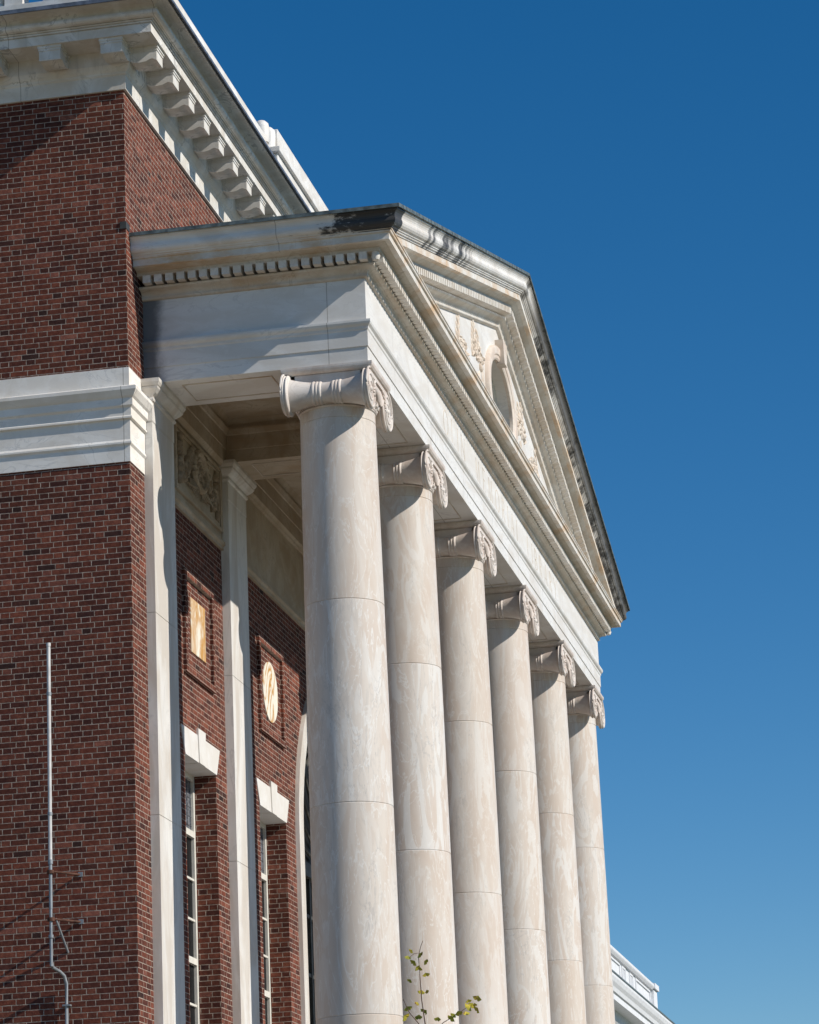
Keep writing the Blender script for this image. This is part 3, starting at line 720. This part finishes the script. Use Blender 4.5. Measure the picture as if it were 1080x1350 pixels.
k = rake(bedr+[(0.332, 14.72), (-0.3, 14.72), (-0.3, 14.345)], None); k.build('raking_bed_mould', M['dentil'], pedo)
k = rake([(0.19, 14.6525)]+[(0.391, 14.6525), (0.391, 14.738)]+[(0.385, 14.75), (0.19, 14.75)], None); k.build('raking_corona', M['corona'], pedo)
k = rake(crown+[(0.0, 15.02), (0.0, 14.742)], None); k.build('raking_crown', M['crown'], pedo)
# lead capping over the crown, and the roof planes
k = rake([(0.50, 15.006), (0.552, 15.004), (0.556, 14.985), (0.566, 14.985), (0.566, 15.03), (0.50, 15.045)])
i0 = len(k.v)
for y, s in ((NY, 1), (FY, -1)):
    pr = [(0.50, 15.006), (0.552, 15.004), (0.556, 14.985), (0.566, 14.985), (0.566, 15.03), (0.50, 15.045)]
    k.rows([[(0.0, y-s*o, z) for o, z in pr], [(FX+o, y-s*o, z) for o, z in pr]], closed=True, caps=True)
k.build('roof_flashing', M['lead'], pedo)
k = MB()
e0 = NY-0.52; ze = 15.04
for th in (0.0,):
    a = (e0, ze); b = (CY, ze+SL*(CY-e0)); c = (2*CY-e0, ze)
    for p, q in ((a, b), (b, c)):
        k.rows([[(0.0, p[0], p[1]-0.03), (FX+0.52, p[0], p[1]-0.03), (FX+0.52, p[0], p[1]+0.002), (0.0, p[0], p[1]+0.002)],
                [(0.0, q[0], q[1]-0.03), (FX+0.52, q[0], q[1]-0.03), (FX+0.52, q[0], q[1]+0.002), (0.0, q[0], q[1]+0.002)]], closed=True, caps=True)
k.build('portico_roof', M['lead'], L)

# dentils: front, both sides and up the rakes
DP, DW, D0, D1, DZ0, DZ1 = 0.1415, 0.096, -0.11, 0.255, 14.485, 14.579
n = int((FX+0.10)/DP)
for y, s_ in ((NY, 1), (FY, -1)):
    k = MB()
    for i in range(n+1):
        x = FX+0.085-DW-DP*i
        if x < 0.03: continue
        k.box(x, x+DW, min(y-s_*D0, y-s_*D1), max(y-s_*D0, y-s_*D1), DZ0, DZ1)
    k.build('dentil_course', M['dentil'], pc)
    k = MB(); k.lathe([(0.045, 14.63), (0.05, 14.56), (0.055, 14.52), (0.04, 14.48), (0.0, 14.465)], (FX+0.185, y-s_*0.185, 0), 12); k.build('pendant', M['dentil'], pc, smooth=True)
nf = int(round((FY-NY+0.3)/DP)); k = MB()
for i in range(nf):
    y = NY-0.085+DP*i
    if y+DW < FY+0.10: k.box(FX+D0, FX+D1, y, y+DW, DZ0, DZ1)
k.build('dentil_course', M['dentil'], pc)
nr = int((CY-NY-0.6)/DP)
for mir in (0, 1):
    k = MB()
    for i in range(nr):
        y = CY-0.06-DW-DP*i
        rws = []
        for o in (D0, D1):
            rws.append([(FX+o, 2*CY-yy if mir else yy, z+SL*(yy-(NY-o))) for (yy, z) in ((y, DZ0), (y+DW, DZ0), (y+DW, DZ1), (y, DZ1))])
        k.rows(rws, closed=True, caps=True)
    k.build('raking_dentil_course', M['dentil'], pedo)

# oval window in the tympanum
ov = MB(); N = 64
EZ = 15.82
rows = []
prof = [(1.01, 0.63, -0.02), (1.01, 0.63, 0.03), (1.04, 0.655, 0.045), (1.09, 0.70, 0.045), (1.11, 0.715, 0.06), (1.22, 0.81, 0.065), (1.25, 0.835, 0.055), (1.265, 0.85, 0.03), (1.27, 0.855, -0.02)]
for a, b, x in prof: rows.append([(FX+x, CY+a*math.cos(2*math.pi*i/N), EZ+b*math.sin(2*math.pi*i/N)) for i in range(N)])
ov.rows(rows, closed=True)
ovo = ov.build('oval_window', M['terracotta'], L, smooth=True, angle=30)
k = MB(); q = [(CY-0.11, EZ+0.60), (CY+0.11, EZ+0.60), (CY+0.17, EZ+0.97), (CY-0.17, EZ+0.97)]
k.rows([[(FX-0.02, *p) for p in q], [(FX+0.12, *p) for p in q]], closed=True, caps=True); k.build('keystone', M['terracotta'], ovo)
k = MB(); k.quad(*[(FX-0.27, CY+1.03*math.cos(2*math.pi*i/N), EZ+0.65*math.sin(2*math.pi*i/N)) for i in range(N)]); k.build('pane', M['glass'], ovo)
k = MB()
for dy in (-0.5, 0.0, 0.5): k.box(FX-0.265, FX-0.225, CY+dy-0.02, CY+dy+0.02, EZ-0.64, EZ+0.64)
for dz in (-0.2, 0.2): k.box(FX-0.262, FX-0.23, CY-1.0, CY+1.0, EZ+dz-0.018, EZ+dz+0.018)
k.tube([(FX-0.23, CY+1.0*math.cos(2*math.pi*i/40), EZ+0.62*math.sin(2*math.pi*i/40)) for i in range(41)], 0.05, 8)
k.build('sash', M['frame'], ovo, smooth=True)
# carved fronds and ribbons beside the oval
def frond(k, y, z, h, w, X, lean=0.0, n=14, thick=0.035):
    pts = [(X+0.01, y+lean*t*t*h, z+h*t) for t in [i/8 for i in range(9)]]
    k.tube(pts, 0.022, 6, 0.008)
    for i in range(n):
        t = (i+0.5)/n; s = 1 if i % 2 else -1
        yy = y+lean*t*t*h+s*w*0.5*(1-0.6*t); zz = z+h*t
        k.ellipsoid((X, yy, zz), thick, 0.035+0.03*(1-t), 0.10*(1-0.4*t), 8, -s*0.7)
def ribbon(k, pts, X, w):
    rows = []
    for i, (y, z) in enumerate(pts):
        ww = w*(0.6+0.5*math.sin(i*1.3)); rows.append([(X, y-ww/2, z), (X+0.03, y, z+0.01), (X, y+ww/2, z)])
    k.rows(rows)
X = FX-0.010
for s_ in (-1, 1):
    rnd = random.Random(3)
    def Y(v): return CY+s_*v
    for y_, z_, h_, w_2, l_, n_ in ((3.55, 15.50, 0.60, 0.26, -0.2, 10), (2.20, 15.90, 0.62, 0.26, -0.1, 12), (1.80, 15.95, 0.42, 0.20, 0.15, 9)):
        k = MB(); frond(k, Y(y_), z_, h_, w_2, X, l_*s_, n_, 0.022); k.build('frond_carving', M['tymp_carve'], pedo, smooth=True)
    for cx_, cz_, sx_, sz_, n_ in ((1.85, 16.02, 0.34, 0.12, 60), (3.15, 15.62, 0.32, 0.15, 56)):
        k = MB()
        for _ in range(n_):
            k.ellipsoid((X+0.005, Y(rnd.gauss(cx_, sx_*0.7)), rnd.gauss(cz_, sz_*0.6)), 0.04, rnd.uniform(.012, .035), rnd.uniform(.03, .06), 6, rnd.uniform(-1.4, 1.4))
        k.build('leaf_carving', M['tymp_carve'], pedo, smooth=True)
    for pts_, w_2 in (([(Y(1.55-0.02*i), 15.85-0.09*i) for i in range(11)], 0.10), ([(Y(1.85+0.03*i), 15.75-0.09*i) for i in range(9)], 0.08), ([(Y(2.9+0.07*i), 15.4-0.07*i) for i in range(9)], 0.08)):
        k = MB(); ribbon(k, pts_, X, w_2); k.build('ribbon_carving', M['tymp_carve'], pedo, smooth=True)

# portico ceiling and the beams from pilasters to columns
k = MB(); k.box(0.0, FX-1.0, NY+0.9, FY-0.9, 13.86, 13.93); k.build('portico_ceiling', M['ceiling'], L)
for yb in (4.70, 2*CY-4.70):
    k = MB(); hw = 0.45
    pr = [(-hw, 13.2835), (hw, 13.2835), (hw, 13.45), (hw+0.01, 13.455), (hw+0.01, 13.65), (hw+0.03, 13.66), (hw+0.055, 13.72), (hw+0.055, 13.75), (hw+0.03, 13.76), (hw+0.03, 13.80), (hw+0.07, 13.859),
          (-hw-0.07, 13.859), (-hw-0.03, 13.80), (-hw-0.03, 13.76), (-hw-0.055, 13.75), (-hw-0.055, 13.72), (-hw-0.03, 13.66), (-hw-0.01, 13.65), (-hw-0.01, 13.455), (-hw, 13.45)]
    k.rows([[(0.0, yb+o, z) for o, z in pr], [(FX-0.99, yb+o, z) for o, z in pr]], closed=True, caps=True)
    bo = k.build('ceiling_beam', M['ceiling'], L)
    k = MB(); soffit_frame(k, 0.40, 1.60, yb-0.30, yb+0.30); k.build('soffit_panel', M['soffit'], bo)
# wall architrave behind the columns
k = MB()
wa = [(0.0, 13.20), (0.06, 13.20), (0.075, 13.23), (0.10, 13.26), (0.10, 13.45), (0.112, 13.455), (0.112, 13.65), (0.13, 13.66), (0.16, 13.72), (0.16, 13.75), (0.13, 13.76), (0.19, 13.858), (0.0, 13.858)]
for a, b in ((1.68, 4.25), (5.15, 2*CY-5.15), (2*CY-4.25, 2*CY-1.68)):
    k.rows([[(o, a, z) for o, z in wa], [(o, b, z) for o, z in wa]], closed=True, caps=True)
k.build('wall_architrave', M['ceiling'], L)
# marble band over the brickwork, with carved panel in the outer bays and a plain slab in the inner bays
def band(name, a, b):
    k = MB(); pr = [(0.0, 12.085), (0.035, 12.085), (0.035, 12.13), (0.06, 12.15), (0.06, 12.19), (0.03, 12.22), (0.022, 12.24), (0.022, 13.20), (0.0, 13.20)]
    k.rows([[(o, a, z) for o, z in pr], [(o, b, z) for o, z in pr]], closed=True, caps=True)
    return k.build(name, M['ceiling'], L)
for mir in (0, 1):
    fy = (lambda y: 2*CY-y) if mir else (lambda y: y)
    a, b = sorted((fy(1.58), fy(4.225)))
    rp = band('relief_panel', a, b)
    k = MB()
    def fr(k, y0, y1, z0, z1, w, d):
        k.box(0.0225, d, y0, y1, z1-w, z1); k.box(0.0225, d, y0, y1, z0, z0+w)
        k.box(0.0225, d, y0, y0+w, z0+w, z1-w); k.box(0.0225, d, y1-w, y1, z0+w, z1-w)
    fr(k, a+0.30, b-0.14, 12.30, 13.16, 0.045, 0.058); fr(k, a+0.36, b-0.20, 12.36, 13.10, 0.03, 0.046)
    k.box(0.0225, 0.05, a+0.06, a+0.24, 12.32, 12.36); k.box(0.0225, 0.05, b-0.10, b-0.05, 12.3, 13.15)
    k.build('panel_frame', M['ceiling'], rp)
    k = MB(); yc = (a+b)/2+0.08; rnd = random.Random(11)
    k.tube([(0.06, yc+0.30*math.cos(t), 12.80+0.24*math.sin(t)) for t in [2*math.pi*i/24 for i in range(25)]], 0.05, 8)
    k.tube([(0.06, yc+0.20*math.cos(t), 12.80+0.16*math.sin(t)) for t in [2*math.pi*i/24 for i in range(25)]], 0.02, 6)
    for _ in range(60):
        k.ellipsoid((0.045, yc+rnd.gauss(0, .10), 12.80+rnd.gauss(0, .08)), 0.05, rnd.uniform(.012, .03), rnd.uniform(.02, .05), 6, rnd.uniform(-1.5, 1.5))
    for s_ in (-1, 1):
        for _ in range(170):
            t = rnd.random(); yy = yc+s_*(0.28+0.66*t); zz = 13.0-0.42*math.sin(t*math.pi*0.62)+rnd.gauss(0, .05)
            if t > 0.82: zz = rnd.uniform(12.45, 13.05)
            if a+0.42 < yy < b-0.26: k.ellipsoid((0.04, yy, max(12.42, min(13.06, zz))), rnd.uniform(.03, .06), rnd.uniform(.010, .026), rnd.uniform(.03, .07), 6, rnd.uniform(-1, 1))
        for j in range(9):
            k.tube([(0.05, yc+s_*(0.05+0.05*j), 12.66-0.008*j), (0.085, yc+s_*(0.07+0.055*j), 12.56-0.01*j), (0.05, yc+s_*(0.08+0.06*j), 12.44+0.01*j)], 0.018, 6, 0.010)
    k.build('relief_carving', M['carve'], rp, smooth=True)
    a, b = sorted((fy(5.185), fy(CY-0.0)))
    band('marble_band', a, b)

# framed brick panels with marble inlays
for mir in (0, 1):
    fy = (lambda y: 2*CY-y) if mir else (lambda y: y)
    for yc, shape in ((2.93, 'square'), (6.72, 'round')):
        yc = fy(yc); k = MB(); hw, z0, z1 = 0.70, 10.04, 11.36; wd = 0.085
        for (y0, y1, za, zb) in ((yc-hw, yc+hw, z0, z0+wd), (yc-hw, yc+hw, z1-wd, z1), (yc-hw, yc-hw+wd, z0+wd, z1-wd), (yc+hw-wd, yc+hw, z0+wd, z1-wd)):
            k.box(0.0, 0.042, y0, y1, za, zb)
        wp = k.build('wall_panel', M['brick'], L); k = MB()
        if shape == 'square': k.box(0.0, 0.012, yc-0.345, yc+0.345, 10.37, 11.07)
        else: k.lathe([(0.42, 0.0), (0.42, 0.012)], (0, yc, 10.70), 48, 'X')
        mi = k.build('marble_inlay', M['siena'] if shape == 'square' else M['siena_pale'], wp)
        mi['label'] = 'square ochre veined marble inlay' if shape == 'square' else 'round pale marble disc'

# tall windows with keyed marble lintels
def window(y0, y1):
    k = MB(); x0, x1 = -0.345, -0.285
    zb = 4.3; k.box(x0, x1, y0+0.002, y0+0.065, zb, 8.998); k.box(x0, x1, y1-0.065, y1-0.002, zb, 8.998)
    k.box(x0, x1, y0+0.065, y1-0.065, 8.93, 8.998)
    k.box(x0, x1+0.008, y0+0.065, y1-0.065, 8.20, 8.28); k.box(x0, x1+0.008, y0+0.065, y1-0.065, 6.60, 6.68); k.box(x0, x1+0.008, y0+0.065, y1-0.065, zb, zb+0.1)
    for z in (7.67, 7.16, 6.10, 5.56, 5.03): k.box(x0, x1-0.012, y0+0.065, y1-0.065, z-0.014, z+0.014)
    n = 3
    for i in range(1, n):
        yy = y0+0.065+(y1-y0-0.13)*i/n; k.box(x0+0.003, x1-0.015, yy-0.014, yy+0.014, zb, 8.2)
    wo_ = k.build('window', M['frame'], L)
    k = MB(); k.quad((x0+0.02, y0+0.05, zb), (x0+0.02, y1-0.05, zb), (x0+0.02, y1-0.05, 8.22), (x0+0.02, y0+0.05, 8.22)); k.build('pane', M['glass'], wo_)
    k = MB(); k.box(x0+0.016, x0+0.024, y0+0.065, y1-0.065, 8.28, 8.93)
    for i in range(9):
        yy = y0+0.1+(y1-y0-0.2)*i/8; k.box(x0+0.024, x0+0.034, yy-0.005, yy+0.005, 8.28, 8.93)
    for i in range(5): k.box(x0+0.024, x0+0.032, y0+0.065, y1-0.065, 8.35+0.12*i, 8.358+0.12*i)
    k.build('leaded_pane', M['leaded'], wo_)
    yc = (y0+y1)/2; z0, z1 = 9.0, 9.342
    k = MB()
    for s in (-1, 1):
        q = [(yc+s*0.132, z0), (yc+s*(y1-y0)/2, z0), (yc+s*((y1-y0)/2+0.17), z1), (yc+s*0.168, z1)]
        k.rows([[(-0.36, *p) for p in q], [(0.014, *p) for p in q]], closed=True, caps=True)
    li = k.build('lintel', M['lintel'], L)
    k = MB(); q = [(yc-0.130, z0-0.006), (yc+0.130, z0-0.006), (yc+0.175, 9.425), (yc-0.175, 9.425)]
    k.rows([[(-0.355, *p) for p in q], [(0.03, *p) for p in q]], closed=True, caps=True); k.build('keystone', M['lintel'], li)
for y0, y1 in WIN: window(y0, y1)

# great arched window behind the columns
k = MB(); N = 48
def archline(r): return [(CY-r, 3.42)]+[(CY-r*math.cos(math.pi*i/N), AZ+r*math.sin(math.pi*i/N)) for i in range(N+1)]+[(CY+r, 3.42)]
oR, iR = archline(AR), archline(AR-0.27)
rows = [[(x, *oR[i]) if a else (x, *iR[i]) for a, x in ((1, -0.02), (1, 0.06), (0, 0.06), (0, -0.30))] for i in range(len(oR))]
k.rows(rows)
aw = k.build('arched_window', M['pilaster'], L, smooth=True, angle=30)
k = MB(); inn = archline(AR-0.25)
k.quad(*[(-0.26, *p) for p in inn]); k.build('pane', M['glass'], aw)
k = MB(); ri = AR-0.27
for i in range(-4, 5):
    y = CY+i*0.56; k.box(-0.25, -0.19, y-0.03, y+0.03, 3.42, AZ-0.3)
for z in (4.9, 5.6, 6.35, 7.15, 8.0): k.box(-0.245, -0.20, CY-ri, CY+ri, z-0.025, z+0.025)
k.box(-0.25, -0.15, CY-ri, CY+ri, AZ-0.45, AZ-0.25)
for r in (ri-0.04, ri*0.72, ri*0.30): k.tube([(-0.21, CY-r*math.cos(math.pi*i/40), AZ-0.2+r*math.sin(math.pi*i/40)) for i in range(41)], 0.035, 8)
for i in range(13):
    a = math.pi*(i+0.5)/13; k.tube([(-0.21, CY-ri*0.3*math.cos(a), AZ-0.2+ri*0.3*math.sin(a)), (-0.21, CY-ri*0.72*math.cos(a), AZ-0.2+ri*0.72*math.sin(a))], 0.022, 6)
    rr = ri*0.86; c = (CY-rr*math.cos(a), AZ-0.2+rr*math.sin(a))
    k.tube([(-0.21, c[0]+0.24*math.cos(t), c[1]+0.24*math.sin(t)) for t in [2*math.pi*j/16 for j in range(17)]], 0.025, 6)
k.build('tracery', M['iron'], aw, smooth=True)

# ------------------------------------------------------------------ mast on the side wall
mx, my = -0.935, -0.27
T = thing('mast_pipe', 'slim white pole standing off the brick side wall on two rusty brackets', 'pole', (mx, my, 5.3))
def rel(p): return (p[0]-mx, p[1]-my, p[2]-5.3)
k = MB(); k.tube([rel((mx, my, 7.34)), rel((mx, my, 9.88))], 0.0225, 12); k.tube([rel((mx, my, 9.88)), rel((mx, my, 9.92))], 0.027, 12); k.build('upper_pole', M['pipe_white'], T, smooth=True)
k = MB(); k.tube([rel((mx, my, 6.18)), rel((mx, my, 6.85))], 0.018, 12); k.tube([rel((mx, my, 6.83)), rel((mx, my, 7.36))], 0.021, 12)
k.tube([rel((mx, my, 7.34)), rel((mx, my, 7.39))], 0.029, 12); k.build('lower_pole', M['pipe_grey'], T, smooth=True)
for z in (7.25, 6.71):
    k = MB(); k.tube([rel((mx-0.02, my, z)), rel((mx+0.05, my+0.02, z)), rel((-0.67, -0.0, z-0.01))], 0.014, 8); k.tube([rel((mx, my, z-0.02)), rel((mx, my, z+0.02))], 0.042, 10)
    b = k.build('bracket', M['rust'], T, smooth=True)
    k = MB(); k.box(*[v for v in (-0.69-mx, -0.635-mx, -0.012-my, 0.0-my, z-0.035-5.3, z+0.018-5.3)]); k.build('wall_plate', M['pipe_grey'], b)
for z in (9.3, 7.9, 6.5):
    k = MB(); k.tube([rel((mx, my, z)), rel((mx, my, z+0.035))], 0.030, 12); k.build('coupling', M['pipe_grey'], T, smooth=True)
for z in (5.75, 5.35):
    k = MB(); k.box(mx+0.105-0.045-mx, mx+0.105+0.045-mx, -0.070-my, -0.001-my, z-5.3, z+0.02-5.3); k.build('clamp', M['pipe_grey'], T)
k = MB(); k.tube([rel((mx+0.05, my+0.02, 6.72)), rel((-0.82, -0.0, 6.36))], 0.013, 8); k.build('brace', M['pipe_grey'], T, smooth=True)
k = MB(); k.tube([rel((mx, my, 6.22)), rel((mx+0.01, my+0.03, 6.17)), rel((mx+0.06, -0.14, 6.13)), rel((mx+0.09, -0.08, 6.09)), rel((mx+0.105, -0.05, 6.0)), rel((mx+0.105, -0.045, 5.7)), rel((mx+0.105, -0.045, 0.2))], 0.020, 10)
k.build('conduit', M['pipe_grey'], T, smooth=True)

# ------------------------------------------------------------------ young ginkgo by the steps
GX, GY = 3.95, -1.0
G = thing('ginkgo_tree', 'young ginkgo sapling with sparse yellow green fan leaves in front of the columns', 'tree', (GX-0.45, GY, 0))
px = 0.00858          # metres for one photograph pixel at the tree
def gp(x, y, d=0.0):
    return Vector(((x-551)*px-0.07+0.03, d, 5.20+(1350-y)*0.00812))
k = MB(); k.tube([(0.15, 0.05, 0), (0.12, 0.02, 1.2), (0.03, 0.0, 2.6), (-0.02, 0, 3.9), gp(552, 1380)], 0.055, 10, 0.010); k.build('trunk', M['bark'], G, smooth=True)
tw = [[gp(552, 1385), gp(551, 1350), gp(548, 1320), gp(547, 1290), gp(546, 1262), gp(549, 1250), gp(552.5, 1241)],
      [Vector((0, 0, 4.3)), gp(560, 1362, 0.05), gp(572, 1349, 0.1), gp(590, 1338, 0.15), gp(606, 1326, 0.2)],
      [Vector((0, 0, 4.35)), gp(553, 1365, -0.1), gp(545, 1350, -0.15), gp(536, 1337, -0.2), gp(530, 1320, -0.25)],
      [gp(546, 1257), gp(541, 1258, -0.03), gp(536, 1263, -0.06)]]
for i, t in enumerate(tw):
    k = MB(); k.tube(t, 0.0075 if i < 3 else 0.003, 6, 0.003); k.build('branch', M['bark'], G, smooth=True)
lv = [(280,180,6),(265,255,7),(378,230,8),(412,295,7),(320,315,9),(325,350,7),(345,355,6),(415,428,8),(265,488,6),(365,603,8),(436,613,7),(303,706,6),(235,765,9),(215,855,10),(330,855,9),(362,785,7),(388,800,8),(512,885,8),(665,900,9),(688,870,7),(735,850,9),(800,848,8),(840,800,10),(920,708,10),(903,780,7),(908,825,10),(843,740,7),(855,770,9),(310,850,7)]
k = MB(); rnd = random.Random(5)
def fan(k, c, size, rnd):
    e = Matrix.Rotation(rnd.uniform(-0.9, 0.9), 3, 'Z') @ Matrix.Rotation(rnd.uniform(-0.5, 0.5), 3, 'X') @ Matrix.Rotation(rnd.uniform(2.2, 4.1), 3, 'Y')
    n = 9; top = []; pts = [e @ Vector((0, 0, -0.45*size))]
    for i in range(n):
        a = R(-62+124*i/(n-1)); r = size*(0.72 if i == n//2 else 0.92+0.08*rnd.random())
        pts.append(e @ Vector((r*math.sin(a), 0.10*size*math.cos(2.2*a)+0.12*size*rnd.random(), r*math.cos(a)-0.45*size)))
    pts = [p+c for p in pts]; th = e @ Vector((0, 0.002, 0))
    for i in range(1, n): k.quad(pts[0], pts[i], pts[i+1]); k.quad(pts[0]+th, pts[i+1]+th, pts[i]+th)
    return pts[0]
for x, y, s in lv:
    c = gp(500+x/7.714, 1230+y/7.714, rnd.uniform(-0.12, 0.12)); base = fan(k, c, s*0.0064, rnd)
for i in range(60):     # lower leaves below the frame
    a = rnd.uniform(0, 6.28); z = rnd.uniform(2.2, 4.7); r = rnd.uniform(0.1, 0.9)
    fan(k, Vector((r*math.cos(a), r*math.sin(a), z)), rnd.uniform(.035, .055), rnd)
k.build('foliage', M['leaf'], G)
k = MB()
for i in range(7):
    a = i*2.4; z = 2.2+0.3*i; k.tube([(0.02, 0, z), (0.4*math.cos(a), 0.4*math.sin(a), z+0.35), (0.8*math.cos(a), 0.8*math.sin(a), z+0.5)], 0.012, 6, 0.004)
k.build('branch', M['bark'], G, smooth=True)

# ------------------------------------------------------------------ neighbouring building far right
B = thing('neighbouring_building', 'distant white building with a panelled roof parapet and heavy cornice beyond the last column', 'building', (-2.26, 60, 0))
BX = 0.0
def wr(mb, prof, y0, y1):
    mb.rows([[(o, y0, z) for o, z in prof], [(o, y1, z) for o, z in prof]], closed=True, caps=True)
k = MB(); k.box(-14, BX-0.15, -30, 14.5, 0, 11.6); k.build('wall', M['whitepaint'], B)
k = MB(); wr(k, [(-0.3, 11.3), (-0.10, 11.3), (-0.06, 11.5), (0.02, 11.6), (0.06, 11.75), (0.10, 11.85), (0.42, 11.88), (0.42, 12.05), (0.47, 12.08), (0.50, 12.2), (0.56, 12.3), (0.60, 12.42), (0.60, 12.50), (-0.3, 12.56)], -30, 15.0)
k.build('cornice', M['whitepaint'], B)
k = MB(); wr(k, [(-0.3, 12.55), (0.56, 12.51), (0.62, 12.50), (0.62, 12.55), (-0.3, 12.60)], -30, 15.02); k.build('flashing', M['lead'], B)
k = MB(); k.box(-0.30, 0.02, -30, 9.4, 12.6, 12.98); k.box(-0.30, -0.05, -30, 9.4, 12.98, 13.62); wr(k, [(-0.36, 13.62), (0.03, 13.62), (0.07, 13.68), (0.09, 13.72), (0.09, 13.80), (-0.36, 13.84)], -30, 9.3)
k.box(-0.36, 0.06, 9.3, 10.25, 12.6, 13.66); k.box(-0.42, 0.13, 9.25, 10.35, 13.66, 13.84)
pp = k.build('parapet', M['whitepaint'], B)
for y, w2, nb in ((-3.2, 4.6, 0), (1.85, 0.85, 3), (3.7, 0.85, 3), (5.2, 3.8, 0)):
    k = MB(); k.box(-0.052, -0.012, y, y+w2, 13.02, 13.08); k.box(-0.052, -0.012, y, y+w2, 13.50, 13.56)
    k.box(-0.052, -0.012, y, y+0.10, 13.08, 13.50); k.box(-0.052, -0.012, y+w2-0.10, y+w2, 13.08, 13.50)
    for j in range(nb): k.box(-0.052, -0.02, y+0.18+0.2*j, y+0.28+0.2*j, 13.10, 13.48)
    k.build('panel', M['whitepaint'], pp)
for i in range(12):
    y = -20+2.8*i; k = MB(); k.box(-0.16, -0.135, y, y+1.2, 8.2, 10.6); k.build('window', M['glass'], B)
